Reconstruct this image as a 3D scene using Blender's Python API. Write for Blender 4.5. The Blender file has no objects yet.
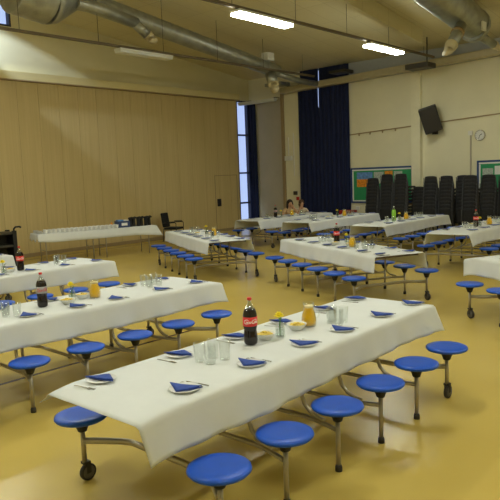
import bpy, bmesh, math, random
from mathutils import Vector, Matrix
from math import sin, cos, pi, radians, sqrt, atan2
random.seed(7)
SC = bpy.context.scene
COL = SC.collection

# ------------------------------------------------------------------ camera (a measured position in the hall)
CAM = Vector((0, 0, 1.9628))
FW = Vector((0.74338258, 0.65853312, -0.11711734))
RT = Vector((0.65917915, -0.75099058, -0.03867812))
UP = Vector((0.11342484, 0.04844867, 0.99236462))
F = 634.53
cd = bpy.data.cameras.new('camera'); cam = bpy.data.objects.new('camera', cd); COL.objects.link(cam)
cd.sensor_width = 36; cd.lens = F / 500 * 36; cd.clip_end = 200; cd.clip_start = 0.05
cam.matrix_world = Matrix(((RT.x, UP.x, -FW.x, CAM.x), (RT.y, UP.y, -FW.y, CAM.y), (RT.z, UP.z, -FW.z, CAM.z), (0, 0, 0, 1)))
SC.camera = cam

def in_view(P, m=14):
    d = Vector(P) - CAM; z = d.dot(FW)
    if z < .3: return False
    x = 250 + F * d.dot(RT) / z; y = 250 - F * d.dot(UP) / z
    return -m < x < 500 + m and -m < y < 500 + m

# ------------------------------------------------------------------ materials
M = {}
def mat(name, col, rough=.5, metal=0, var=0, scale=8, trans=0, emit=0, emitcol=None, spec=.5, bump=0, alpha=1, ior=1.45, coat=0):
    m = bpy.data.materials.new(name); m.use_nodes = True
    nt = m.node_tree; b = nt.nodes['Principled BSDF']
    b.inputs['Base Color'].default_value = (*col, 1)
    b.inputs['Roughness'].default_value = rough; b.inputs['Metallic'].default_value = metal
    b.inputs['Transmission Weight'].default_value = trans; b.inputs['IOR'].default_value = ior
    b.inputs['Specular IOR Level'].default_value = spec
    b.inputs['Coat Weight'].default_value = coat; b.inputs['Alpha'].default_value = alpha
    if emit:
        b.inputs['Emission Color'].default_value = (*(emitcol or col), 1); b.inputs['Emission Strength'].default_value = emit
    if var or bump:
        tc = nt.nodes.new('ShaderNodeTexCoord'); n = nt.nodes.new('ShaderNodeTexNoise')
        n.inputs['Scale'].default_value = scale; n.inputs['Detail'].default_value = 4
        nt.links.new(tc.outputs['Object'], n.inputs['Vector'])
        if var:
            r = nt.nodes.new('ShaderNodeValToRGB')
            r.color_ramp.elements[0].position = .3; r.color_ramp.elements[1].position = .7
            r.color_ramp.elements[0].color = (*[c * (1 - var) for c in col], 1)
            r.color_ramp.elements[1].color = (*[min(1, c * (1 + var)) for c in col], 1)
            nt.links.new(n.outputs['Fac'], r.inputs['Fac']); nt.links.new(r.outputs['Color'], b.inputs['Base Color'])
        if bump:
            bp = nt.nodes.new('ShaderNodeBump'); bp.inputs['Strength'].default_value = bump; bp.inputs['Distance'].default_value = .02
            nt.links.new(n.outputs['Fac'], bp.inputs['Height']); nt.links.new(bp.outputs['Normal'], b.inputs['Normal'])
    M[name] = m
    return m

mat('plaster', (.70, .64, .40), .8, var=.03, scale=1.2)
mat('plaster_cream', (.76, .72, .52), .75, var=.03, scale=1.5)
mat('soffit', (.70, .60, .30), .7, var=.03, scale=2)
mat('pilaster_paint', (.80, .76, .55), .65, var=.02)
mat('grey_wall', (.42, .44, .45), .7, var=.05)
mat('panel_grey', (.42, .38, .28), .6, var=.05, scale=2)
mat('beam_paint', (.42, .37, .23), .32, var=.05, spec=.6)
mat('trim_brown', (.33, .24, .12), .6)
mat('dark_metal', (.05, .045, .035), .5, metal=.3)
mat('track', (.13, .10, .055), .6)
mat('galv', (.36, .37, .33), .38, metal=.75, var=.18, scale=5, bump=.15)
mat('nozzle', (.62, .54, .33), .5)
mat('blue_plastic', (.006, .085, .58), .35, var=.06, scale=14, spec=.5)
mat('black_plastic', (.010, .010, .011), .5)
mat('rubber', (.035, .03, .025), .6)
mat('wheel_grey', (.10, .09, .075), .5)
mat('steel', (.42, .38, .30), .38, metal=.75)
mat('bright_steel', (.55, .55, .53), .22, metal=.95)
mat('laminate', (.45, .40, .30), .45, var=.05)
mat('edge_band', (.12, .09, .06), .5)
mat('cloth', (.69, .71, .70), .75, var=.02, scale=6, bump=.10)
mat('napkin', (.028, .07, .33), .8, var=.15, scale=40)
mat('china', (.82, .82, .80), .2)
mat('cola', (.010, .004, .003), .08, spec=.6)
mat('red', (.72, .025, .02), .4)
mat('red_box', (.42, .02, .015), .4)
mat('label_white', (.86, .86, .84), .45)
mat('label_silver', (.36, .36, .37), .35, metal=.3)
mat('juice', (.98, .56, .0), .3)
mat('juice_foam', (.95, .78, .40), .5)
mat('lime_drink', (.38, .80, .08), .2, trans=.2)
mat('orange', (.9, .3, .02), .4)
mat('crisps', (.85, .62, .12), .7, var=.25, scale=60)
mat('bowl_white', (.80, .80, .76), .3)
mat('petal', (.93, .72, .015), .6, var=.15, scale=60)
mat('petal_cream', (.88, .80, .42), .6)
mat('leaf', (.07, .20, .03), .6)
mat('chair_fabric', (.020, .020, .021), .92, var=.3, scale=30)
mat('chair_tube', (.04, .04, .042), .5, metal=.3)
mat('curtain', (.008, .014, .055), .9, var=.2, scale=20)
mat('frame_dark', (.03, .035, .06), .5)
mat('board_green', (.03, .30, .12), .8, var=.06)
mat('board_blue', (.02, .06, .22), .5)
mat('sky_pic', (.12, .28, .62), .6, var=.3, scale=18)
mat('flame_pic', (.80, .27, .02), .6, var=.4, scale=24)
mat('paper', (.80, .80, .78), .7)
mat('paper_grey', (.42, .48, .44), .7, var=.4, scale=30)
mat('skin', (.55, .30, .17), .55)
mat('hair', (.018, .010, .006), .6)
mat('hair_brown', (.09, .045, .02), .6)
mat('lips', (.40, .10, .08), .5)
mat('eye_white', (.7, .7, .68), .3)
mat('shirt_tan', (.50, .33, .16), .85, var=.1)
mat('shirt_pale', (.62, .50, .36), .85, var=.1)
mat('trousers', (.03, .035, .06), .8)
mat('crate_blue', (.035, .06, .16), .5)
mat('lamp_body', (.72, .72, .68), .4)
mat('lamp_on', (1, .97, .88), .4, emit=26, emitcol=(.96, 1, .88))
mat('lamp_off', (.70, .72, .70), .35)
mat('switch_white', (.74, .72, .66), .4)
mat('daylight', (.5, .62, .9), .3, emit=.50, emitcol=(.46, .60, 1.0))

def glass_material(name, base, edge, tint):
    m = bpy.data.materials.new(name); m.use_nodes = True; nt = m.node_tree; nt.nodes.remove(nt.nodes['Principled BSDF'])
    out = nt.nodes['Material Output']; t = nt.nodes.new('ShaderNodeBsdfTransparent'); g = nt.nodes.new('ShaderNodeBsdfGlossy')
    t.inputs[0].default_value = (*tint, 1); g.inputs['Color'].default_value = (.95, .97, .96, 1); g.inputs['Roughness'].default_value = .05
    lw = nt.nodes.new('ShaderNodeLayerWeight'); lw.inputs[0].default_value = .35
    mr = nt.nodes.new('ShaderNodeMapRange'); mr.inputs[3].default_value = base; mr.inputs[4].default_value = edge
    mx = nt.nodes.new('ShaderNodeMixShader'); nt.links.new(lw.outputs['Facing'], mr.inputs[0]); nt.links.new(mr.outputs[0], mx.inputs[0])
    nt.links.new(t.outputs[0], mx.inputs[1]); nt.links.new(g.outputs[0], mx.inputs[2]); nt.links.new(mx.outputs[0], out.inputs[0])
    M[name] = m
glass_material('glass', .02, .42, (.955, .965, .96)); glass_material('bottle_plastic', .06, .5, (.93, .95, .95)); glass_material('water', .03, .2, (.88, .93, .90))
def floor_material():
    m = bpy.data.materials.new('floor_vinyl'); m.use_nodes = True; nt = m.node_tree; b = nt.nodes['Principled BSDF']
    tc = nt.nodes.new('ShaderNodeTexCoord')
    n = nt.nodes.new('ShaderNodeTexNoise'); n.inputs['Scale'].default_value = .7; n.inputs['Detail'].default_value = 2
    nt.links.new(tc.outputs['Object'], n.inputs['Vector'])
    r = nt.nodes.new('ShaderNodeValToRGB')
    r.color_ramp.elements[0].position = .3; r.color_ramp.elements[0].color = (.55, .405, .095, 1)
    r.color_ramp.elements[1].position = .72; r.color_ramp.elements[1].color = (.61, .455, .112, 1)
    nt.links.new(n.outputs['Fac'], r.inputs['Fac'])
    # dark court line running along the hall at y = 5.9
    s = nt.nodes.new('ShaderNodeSeparateXYZ'); nt.links.new(tc.outputs['Object'], s.inputs[0])
    last = r.outputs['Color']
    for yy, w in ((5.93, .028), (15.2, .03)):
        a = nt.nodes.new('ShaderNodeMath'); a.operation = 'SUBTRACT'; nt.links.new(s.outputs['Y'], a.inputs[0]); a.inputs[1].default_value = yy
        c = nt.nodes.new('ShaderNodeMath'); c.operation = 'ABSOLUTE'; nt.links.new(a.outputs[0], c.inputs[0])
        d = nt.nodes.new('ShaderNodeMath'); d.operation = 'LESS_THAN'; nt.links.new(c.outputs[0], d.inputs[0]); d.inputs[1].default_value = w
        e = nt.nodes.new('ShaderNodeMath'); e.operation = 'LESS_THAN'; nt.links.new(s.outputs['X'], e.inputs[0]); e.inputs[1].default_value = 5.6 if yy < 10 else 99
        f = nt.nodes.new('ShaderNodeMath'); f.operation = 'MULTIPLY'; nt.links.new(d.outputs[0], f.inputs[0]); nt.links.new(e.outputs[0], f.inputs[1])
        mx = nt.nodes.new('ShaderNodeMixRGB'); nt.links.new(f.outputs[0], mx.inputs[0]); nt.links.new(last, mx.inputs[1]); mx.inputs[2].default_value = (.10, .05, .02, 1)
        last = mx.outputs[0]
    nt.links.new(last, b.inputs['Base Color'])
    n2 = nt.nodes.new('ShaderNodeTexNoise'); n2.inputs['Scale'].default_value = 3; nt.links.new(tc.outputs['Object'], n2.inputs['Vector'])
    mr = nt.nodes.new('ShaderNodeMapRange'); mr.inputs[3].default_value = .24; mr.inputs[4].default_value = .32
    b.inputs['Roughness'].default_value = .27
    b.inputs['Specular IOR Level'].default_value = .45
    M['floor'] = m
floor_material()

def wood_material():
    m = bpy.data.materials.new('wood_panelling'); m.use_nodes = True; nt = m.node_tree; b = nt.nodes['Principled BSDF']
    tc = nt.nodes.new('ShaderNodeTexCoord'); mp = nt.nodes.new('ShaderNodeMapping')
    mp.inputs['Scale'].default_value = (9, 9, .22); nt.links.new(tc.outputs['Object'], mp.inputs[0])
    n = nt.nodes.new('ShaderNodeTexNoise'); n.inputs['Scale'].default_value = 2.2; n.inputs['Detail'].default_value = 5
    nt.links.new(mp.outputs[0], n.inputs['Vector'])
    r = nt.nodes.new('ShaderNodeValToRGB')
    r.color_ramp.elements[0].position = .25; r.color_ramp.elements[0].color = (.55, .425, .19, 1)
    r.color_ramp.elements[1].position = .75; r.color_ramp.elements[1].color = (.63, .495, .235, 1)
    nt.links.new(n.outputs['Fac'], r.inputs['Fac']); nt.links.new(r.outputs['Color'], b.inputs['Base Color'])
    b.inputs['Roughness'].default_value = .5; b.inputs['Specular IOR Level'].default_value = .3
    M['wood'] = m
wood_material()

def ceiling_material():
    m = bpy.data.materials.new('ceiling_boards'); m.use_nodes = True; nt = m.node_tree; b = nt.nodes['Principled BSDF']
    tc = nt.nodes.new('ShaderNodeTexCoord')
    br = nt.nodes.new('ShaderNodeTexBrick'); nt.links.new(tc.outputs['Object'], br.inputs['Vector'])
    br.offset = 0
    br.inputs['Scale'].default_value = 1; br.inputs['Brick Width'].default_value = 1.2; br.inputs['Row Height'].default_value = .6
    br.inputs['Mortar Size'].default_value = .008
    br.inputs['Color1'].default_value = (.62, .55, .32, 1); br.inputs['Color2'].default_value = (.65, .58, .34, 1); br.inputs['Mortar'].default_value = (.51, .44, .24, 1)
    nt.links.new(br.outputs['Color'], b.inputs['Base Color']); b.inputs['Roughness'].default_value = .85
    M['ceiling'] = m
ceiling_material()

# ------------------------------------------------------------------ mesh builder
class MB:
    def __init__(s, *mats): s.v = []; s.f = []; s.mi = []; s.sm = []; s.mats = list(mats); s.cur = 0
    def add(s, vs, fs, smooth=False, mi=None):
        o = len(s.v); s.v += [tuple(v) for v in vs]
        for f in fs: s.f.append([i + o for i in f]); s.mi.append(s.cur if mi is None else mi); s.sm.append(smooth)
        return s
    def box(s, a, b, mi=None, M4=None):
        x0, y0, z0 = a; x1, y1, z1 = b
        v = [Vector(p) for p in ((x0,y0,z0),(x1,y0,z0),(x1,y1,z0),(x0,y1,z0),(x0,y0,z1),(x1,y0,z1),(x1,y1,z1),(x0,y1,z1))]
        if M4: v = [M4 @ p for p in v]
        return s.add(v, [(0,3,2,1),(4,5,6,7),(0,1,5,4),(1,2,6,5),(2,3,7,6),(3,0,4,7)], mi=mi)
    def cbox(s, c, d, mi=None, M4=None):
        return s.box([c[i]-d[i]/2 for i in range(3)], [c[i]+d[i]/2 for i in range(3)], mi, M4)
    def tube(s, pts, r, n=8, caps=True, mi=None, rs=None):
        pts = [Vector(p) for p in pts]; k = len(pts); rings = []
        ref = Vector((0, 0, 1))
        t0 = (pts[1]-pts[0]).normalized()
        if abs(t0.dot(ref)) > .9: ref = Vector((1, 0, 0))
        a = t0.cross(ref).normalized()
        vs = []
        for i in range(k):
            if i == 0: t = pts[1]-pts[0]
            elif i == k-1: t = pts[-1]-pts[-2]
            else: t = (pts[i+1]-pts[i]).normalized() + (pts[i]-pts[i-1]).normalized()
            t.normalize(); a = (a - t*a.dot(t)).normalized(); b = t.cross(a)
            rr = rs[i] if rs else r
            for j in range(n):
                w = 2*pi*j/n; vs.append(pts[i] + (a*cos(w) + b*sin(w))*rr)
        fs = [(i*n+j, i*n+(j+1)%n, (i+1)*n+(j+1)%n, (i+1)*n+j) for i in range(k-1) for j in range(n)]
        s.add(vs, fs, True, mi)
        if caps:
            s.add(vs[:n], [tuple(range(n-1, -1, -1))], False, mi); s.add(vs[-n:], [tuple(range(n))], False, mi)
        return s
    def lathe(s, prof, n=20, c=(0, 0, 0), mi=None, smooth=True, M4=None):
        vs = []; idx = []
        for r, z in prof:
            if r < 1e-6: idx.append([len(vs)]*n); vs.append(Vector((0, 0, z)))
            else:
                idx.append(list(range(len(vs), len(vs)+n)))
                vs += [Vector((r*cos(2*pi*j/n), r*sin(2*pi*j/n), z)) for j in range(n)]
        fs = []
        for i in range(len(prof)-1):
            for j in range(n):
                q = [idx[i][j], idx[i][(j+1)%n], idx[i+1][(j+1)%n], idx[i+1][j]]
                u = []
                for t in q:
                    if t not in u: u.append(t)
                if len(u) > 2: fs.append(tuple(u))
        if M4: vs = [M4 @ v for v in vs]
        vs = [v + Vector(c) for v in vs]
        return s.add(vs, fs, smooth, mi)
    def ell(s, c, r, n=14, m=8, mi=None, M4=None):
        prof = [(sin(pi*i/m), -cos(pi*i/m)) for i in range(m+1)]
        T = Matrix.Diagonal((r[0], r[1], r[2], 1))
        if M4: T = M4 @ T
        return s.lathe(prof, n, c, mi, True, T)
    def mesh(s, name):
        me = bpy.data.meshes.new(name); me.from_pydata(s.v, [], s.f)
        for m in s.mats: me.materials.append(m)
        for p, a, b in zip(me.polygons, s.mi, s.sm): p.material_index = a; p.use_smooth = b
        bm = bmesh.new(); bm.from_mesh(me); bmesh.ops.remove_doubles(bm, verts=bm.verts, dist=1e-5)
        bmesh.ops.recalc_face_normals(bm, faces=bm.faces); bm.to_mesh(me); bm.free()
        return me
    def build(s, name, parent=None, loc=None, rz=0, bevel=0):
        o = bpy.data.objects.new(name, s.mesh(name)); COL.objects.link(o)
        if parent: o.parent = parent
        if loc: o.location = loc
        o.rotation_euler.z = rz
        if bevel:
            b = o.modifiers.new('Bevel', 'BEVEL'); b.width = bevel; b.segments = 2; b.limit_method = 'ANGLE'; b.angle_limit = radians(40)
        return o

def tag(o, label=None, cat=None, group=None, kind=None):
    if label: o['label'] = label
    if cat: o['category'] = cat
    if group: o['group'] = group
    if kind: o['kind'] = kind
    return o
def empty(name, loc, rz=0):
    o = bpy.data.objects.new(name, None); COL.objects.link(o); o.location = loc; o.rotation_euler.z = rz; o.empty_display_size = .1
    return o
def copy_tree(o, parent=None):
    c = o.copy(); COL.objects.link(c); c.parent = parent
    for ch in list(o.children): copy_tree(ch, c)
    return c
protos = {}
def place(key, maker, loc, rz=0, label=None, cat=None, group=None):
    """first use builds the thing, later uses copy it with its parts"""
    if key not in protos: o = protos[key] = maker()
    else: o = copy_tree(protos[key])
    o.location = loc; o.rotation_euler = (0, 0, rz)
    return tag(o, label, cat, group)
def struct(o): o['kind'] = 'structure'; return o
ORD = ['first', 'second', 'third', 'fourth', 'fifth', 'sixth', 'seventh', 'eighth', 'ninth', 'tenth', 'eleventh', 'twelfth', 'thirteenth', 'fourteenth', 'fifteenth', 'sixteenth', 'seventeenth', 'eighteenth']

# ------------------------------------------------------------------ the hall
WX, WY = 18.0, 15.72           # end wall and partition wall
X0, Y0 = -3.0, -3.5
def ceil_z(x): return 5.42 + .12 * (18 - x)
struct(MB(M['floor']).box((X0, Y0, -.1), (WX+.1, WY+.1, 0)).build('floor'))
mb = MB(M['ceiling'])
zc0, zc1 = ceil_z(X0), ceil_z(WX+.3)
mb.add([(X0, Y0, zc0), (WX+.3, Y0, zc1), (WX+.3, WY+.4, zc1), (X0, WY+.4, zc0), (X0, Y0, zc0+.2), (WX+.3, Y0, zc1+.2), (WX+.3, WY+.4, zc1+.2), (X0, WY+.4, zc0+.2)],
       [(0,1,2,3),(4,7,6,5),(0,4,5,1),(1,5,6,2),(2,6,7,3),(3,7,4,0)])
struct(mb.build('ceiling'))
# far left wall: wooden partition below, soffit box, plaster above; window slit near the corner
ZP = 4.66
mb = MB(M['plaster'])
# plaster above with the clerestory opening x 7.3..8.72, z 6.0..6.9
mb.box((X0, WY, ZP), (7.3, WY+.3, 8.2)); mb.box((8.78, WY, ZP), (WX+.3, WY+.3, 7.2)); mb.box((7.3, WY, ZP), (8.78, WY+.3, 6.0)); mb.box((7.3, WY, 7.30), (8.78, WY+.3, 8.2))
struct(mb.build('wall_left'))
mb = MB(M['wood'], M['trim_brown'])
xs = [X0]; 
while xs[-1] < 17.28: xs.append(min(17.3, xs[-1] + .62))
for i in range(len(xs)-1):
    mb.box((xs[i]+.004, WY, 0.10), (xs[i+1]-.004, WY+.08, ZP-.002))
mb.box((X0, WY+.012, .1), (17.3, WY+.1, ZP-.01), mi=1)
struct(mb.build('wall_partition'))
mb = MB(M['trim_brown']); mb.box((X0, WY-.02, 0), (17.3, WY+.1, .1)); struct(mb.build('baseboard_left'))
mb = MB(M['soffit'], M['trim_brown']); mb.box((X0, WY-.16, ZP), (17.32, WY-.001, ZP+.2)); mb.box((X0, WY-.165, ZP-.03), (17.32, WY-.001, ZP-.001), mi=1)
struct(mb.build('trim_1'))
# pass door inside the partition
dr = MB(M['trim_brown'], M['wood'])
for a, b in (((16.02, 0), (16.04, 2.0)), ((17.16, 0), (17.18, 2.0)), ((16.02, 1.98), (17.18, 2.0))):
    dr.box((a[0], WY-.008, max(a[1], .1)), (b[0], WY-.0005, b[1]))
d = struct(dr.build('door_1'))
hb = MB(M['black_plastic']); hb.cbox((16.18, WY-.03, 1.04), (.16, .05, .26)); hb.cbox((16.18, WY-.075, 1.04), (.05, .05, .14)); hb.build('door_handle', d, bevel=.01)
# window slit
w = MB(M['frame_dark'])
wx0, wx1 = 17.34, 17.88
w.box((17.302, WY, 0), (wx0, WY+.2, ZP)); w.box((wx1, WY, 0), (WX, WY+.2, ZP))
for z in (0, .92, 2.02, 3.4, ZP-.05): w.box((wx0, WY+.02, z), (wx1, WY+.12, z+.06))
wo = struct(w.build('window_1'))
MB(M['daylight']).box((wx0, WY+.13, 0.02), (wx1, WY+.15, ZP-.02)).build('pane', wo)
# clerestory window high on the left
w = MB(M['frame_dark']); w.box((7.3, WY, 6.0), (8.78, WY+.2, 6.05)); w.box((7.3, WY, 7.25), (8.78, WY+.2, 7.3))
for x in (7.3, 7.95, 8.36, 8.73): w.box((x, WY, 6.05), (x+.05, WY+.2, 7.25))
wo = struct(w.build('window_2')); MB(M['daylight']).box((7.3, WY+.15, 6.05), (8.75, WY+.17, 7.25)).build('pane', wo)

# end wall (right in the photo)
def endwall():
    mb = MB(M['plaster_cream'])
    mb.box((WX, Y0, 0), (WX+.3, 11.40, 4.72)); mb.v = [(x, y, z + (.49 if y < 0 and z > 1 else .07 if z > 1 else 0)) for x, y, z in mb.v]; mb.box((WX, 13.32, 0), (WX+.3, WY+.3, 5.45)); mb.box((WX, 11.40, 0), (WX+.3, 13.32, .5))
    struct(mb.build('wall_right'))
    mb = MB(M['grey_wall']); mb.box((WX+.001, Y0, 4.721), (WX+.3, 11.39, 5.45)); mb.v = [(x, y, z + (.49 if y < 0 and z < 5 else .07 if z < 5 else 0)) for x, y, z in mb.v]; struct(mb.build('wall_clerestory'))
    mb = MB(M['pilaster_paint']); mb.box((WX-.16, 8.84, 0), (WX-.001, 9.13, 4.78)); struct(mb.build('wall_pilaster'))
    mb = MB(M['trim_brown'])
    for a, b in ((9.14, 11.38), (Y0, 8.83)):
        mb.box((WX-.025, a, 3.12), (WX-.001, b, 3.155))
    for y in (9.7, 10.15, 10.6, 11.0): mb.box((WX-.06, y, 3.06), (WX-.026, y+.03, 3.15))
    mb.v = [(x, y, z + (11.4-y)*.05) for x, y, z in mb.v]
    struct(mb.build('trim_2'))
    # long ledge / boxed beam below the clerestory
    mb = MB(M['beam_paint']); mb.box((WX-.42, Y0, 4.70), (WX-.17, 13.95, 4.91)); mb.v = [(x, y, z + (13.95-y)*.028) for x, y, z in mb.v]; struct(mb.build('trim_3', bevel=.04))
    mb = MB(M['trim_brown']); mb.box((WX-.17, Y0, 4.75), (WX-.002, 13.95, 4.80)); mb.v = [(x, y, z + (13.95-y)*.028) for x, y, z in mb.v]; struct(mb.build('trim_4'))
    # grey folded panel in the corner and its dark jamb
    mb = MB(M['panel_grey'], M['trim_brown']); mb.box((WX-.06, 14.16, 0.1), (WX-.001, 15.30, 4.62), mi=0)
    mb.box((WX-.12, 14.08, 0), (WX-.001, 14.15, 4.75), mi=1)
    struct(mb.build('wall_panel'))
    # tall window behind the dark curtain
    w = MB(M['frame_dark'])
    for y in (11.40, 12.30, 13.26): w.box((WX+.05, y, .5), (WX+.15, y+.06, 5.45))
    for z in (.5, 2.2, 3.9, 5.38): w.box((WX+.05, 11.40, z), (WX+.15, 13.32, z+.06))
    wo = struct(w.build('window_3')); MB(M['daylight']).box((WX+.16, 11.40, .5), (WX+.18, 13.32, 5.44)).build('pane', wo)
endwall()
# the two walls behind and beside the camera
struct(MB(M['plaster_cream']).box((X0-.2, Y0-.2, 0), (X0, WY+.3, 8.2)).build('wall_back'))
struct(MB(M['plaster_cream']).box((X0-.2, Y0-.2, 0), (WX+.3, Y0, 8.2)).build('wall_front'))
# ceiling rafters
def rafter(n, y):
    mb = MB(M['ceiling']); x0, x1 = X0, 16.2
    v = []
    for x in (x0, x1):
        for yy in (y-.06, y+.06):
            for z in (ceil_z(x)-.38, ceil_z(x)+.05): v.append((x, yy, z))
    mb.add(v, [(0,1,3,2),(4,6,7,5),(0,2,6,4),(1,5,7,3),(0,4,5,1),(2,3,7,6)])
    struct(mb.build('trim_%d' % n))
rafter(5, 8.0); rafter(6, 0.0)

# curtains
def curtain(name, label, axis, a0, a1, z0, z1, off, waves, amp, gap=None):
    """gap = (height, edge): above that height the low edge a0 moves to edge, leaving a slit"""
    nu = waves * 8; mb = MB(M['curtain']); rows = 30
    vs = []
    for j in range(rows+1):
        z = z0 + (z1-z0)*j/rows
        for i in range(nu+1):
            t = i/nu; w = amp*sin(2*pi*waves*t + .5*sin(7*t)) + .3*amp*sin(31*t + 1.3*j/rows)
            lo = a0 if not gap or z < gap[0] else gap[1]
            p = lo + (a1-lo)*t
            vs.append((off + w, p, z) if axis == 'y' else (p, off + w, z))
    fs = [(j*(nu+1)+i, j*(nu+1)+i+1, (j+1)*(nu+1)+i+1, (j+1)*(nu+1)+i) for j in range(rows) for i in range(nu)]
    mb.add(vs, fs, True); o = mb.build(name)
    sd = o.modifiers.new('Solid', 'SOLIDIFY'); sd.thickness = .012
    return tag(o, label, 'curtain')
curtain('window_curtain', 'wide dark navy curtain hanging beside the green noticeboard', 'y', 11.36, 12.54, .12, 4.99, WX-.09, 7, .035)
curtain('window_curtain', 'dark navy curtain on the left half of the tall window', 'y', 12.52, 13.40, .12, 4.99, WX-.09, 5, .035, (4.15, 12.575))
curtain('blind_curtain', 'upper dark curtain strip above the ledge, left half', 'y', 12.575, 13.33, 5.0, 5.50, WX-.02, 4, .01)
curtain('blind_curtain', 'upper dark curtain strip above the ledge, right half', 'y', 11.38, 12.54, 5.0, 5.50, WX-.02, 6, .01)
curtain('corner_curtain', 'narrow navy curtain in the corner by the bright window slit', 'y', 15.33, 15.66, .1, 4.6, WX-.14, 3, .05)

# ------------------------------------------------------------------ things on the end wall
def noticeboard(y0, y1, z0, z1, label, posters):
    o = empty('noticeboard', (WX, (y0+y1)/2, (z0+z1)/2)); hy, hz = (y1-y0)/2, (z1-z0)/2
    MB(M['board_green']).box((-.03, -hy, -hz), (-.002, hy, hz)).build('board', o)
    fr = MB(M['board_blue'])
    for a, b in (((-hy, -hz), (hy, -hz+.05)), ((-hy, hz-.05), (hy, hz)), ((-hy, -hz+.05), (-hy+.05, hz-.05)), ((hy-.05, -hz+.05), (hy, hz-.05))):
        fr.box((-.05, a[0], a[1]), (-.031, b[0], b[1]))
    fr.build('frame', o)
    ed = MB(M['paper'])
    for a, b in (((-hy+.05, hz-.10), (hy-.05, hz-.055)), ((hy-.10, -hz+.055), (hy-.055, hz-.11)), ((-hy+.05, -hz+.055), (hy-.11, -hz+.09))):
        ed.box((-.036, a[0], a[1]), (-.031, b[0], b[1]))
    ed.build('border_strip', o)
    tag(o, label, 'noticeboard')
    for nm, mt, (a0, a1, b0, b1), dx in posters:
        MB(M[mt]).box((-.034-dx, a0, b0), (-.0305-dx, a1, b1)).build(nm, o)
noticeboard(9.15, 11.36, .92, 2.06, 'green noticeboard in a blue frame with a sky and sunset picture', [
    ('sky_picture', 'sky_pic', (.30, .88, .20, .42), .002), ('sunset_picture', 'flame_pic', (.30, .88, -.05, .20), .002),
    ('photo_print', 'paper_grey', (-.10, .25, .05, .42), .002), ('photo_print', 'flame_pic', (-.42, -.14, .12, .44), .002), ('photo_print', 'paper_grey', (-.75, -.46, .1, .42), .002)])
noticeboard(4.6, 7.16, .95, 2.12, 'green noticeboard beyond the clock with a white sheet pinned on it', [
    ('white_sheet', 'paper', (.0, .78, .18, .42), .002), ('photo_print', 'paper_grey', (.82, 1.12, .12, .36), .002)])

def speaker():
    o = empty('loudspeaker', (WX-.34, 8.42, 3.37))
    R = Matrix.Rotation(radians(-17), 4, 'X') @ Matrix.Rotation(radians(20), 4, 'Z') @ Matrix.Rotation(radians(-20), 4, 'Y')
    b = MB(M['black_plastic']); b.cbox((0, 0, 0), (.30, .50, .74), M4=R); b.build('cabinet', o, bevel=.015)
    g = MB(M['rubber']); g.cbox((-.155, 0, 0), (.012, .46, .70), M4=R); g.build('grille', o)
    k = MB(M['dark_metal']); k.box((.12, -.05, -.30), (.315, .05, -.22)); k.box((.29, -.09, -.42), (.318, .09, -.10)); k.build('wall_bracket', o)
    k = MB(M['dark_metal']); k.tube([(.05, .12, -.25), (.24, .24, -.30), (.30, .30, -.10), (.30, .3, -.05)], .012); k.build('cable', o)
    tag(o, 'black loudspeaker tilted forward on a bracket beside the pilaster', 'loudspeaker')
speaker()
def clock():
    o = empty('wall_clock', (WX, 7.08, 2.83)); R = Matrix.Rotation(radians(-90), 4, 'Y')
    MB(M['bright_steel']).lathe([(0, 0), (.15, 0), (.155, .02), (.15, .045), (.135, .05), (.135, .035)], 28, M4=R).build('rim', o)
    MB(M['lamp_body']).lathe([(0, .036), (.136, .036)], 28, M4=R).build('dial', o)
    h = MB(M['black_plastic'])
    for a, l, w in ((radians(60), .07, .009), (radians(200), .105, .006)):
        h.box((-.043, -w, 0), (-.040, w, l), M4=Matrix.Rotation(a, 4, 'X'))
    h.build('hands', o)
    t = MB(M['black_plastic'])
    for k in range(12): t.box((-.040, -.003, .105), (-.037, .003, .125), M4=Matrix.Rotation(k*pi/6, 4, 'X'))
    t.build('hour_marks', o)
    tag(o, 'round grey wall clock high above the chair stacks', 'clock')
clock()
o = empty('cable_conduit', (WX, 7.35, 2.9))
MB(M['steel']).box((-.035, -.018, -1.7), (-.002, .018, -.05)).build('conduit_pipe', o)
MB(M['switch_white']).box((-.07, -.06, -.05), (-.002, .06, .07)).build('junction_box', o)
tag(o, 'thin vertical conduit with small box left of the clock', 'conduit')
# fittings on the plaster left of the curtain
def wallbit(name, label, cat, y, z, w, h, d, m, px=0):
    tag(MB(M[m]).box((-d, -w/2, -h/2), (-.001, w/2, h/2)).build(name, loc=(WX+.002, y, z), bevel=.006), label, cat)
wallbit('control_box', 'pale grey control box under the twin vertical conduits', 'box', 13.92, 2.50, .30, .16, .08, 'lamp_body')
wallbit('cable_trunking', 'longer vertical cable trunking on the plaster by the navy curtain', 'conduit', 13.70, 2.62, .035, 1.5, .03, 'switch_white')
wallbit('cable_trunking', 'shorter vertical cable trunking above the pale control box', 'conduit', 13.93, 2.92, .035, .62, .03, 'switch_white')
wallbit('fire_bell', 'dark round bell on the plaster above the two seated people', 'bell', 13.66, 1.27, .13, .13, .08, 'dark_metal')
wallbit('alarm_call_point', 'small red alarm call point just under the dark bell', 'alarm', 13.57, 1.08, .10, .12, .06, 'red_box')
wallbit('light_switch', 'small pinkish switch under the left end of the green noticeboard', 'switch', 11.14, .75, .14, .12, .03, 'switch_white')

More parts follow.
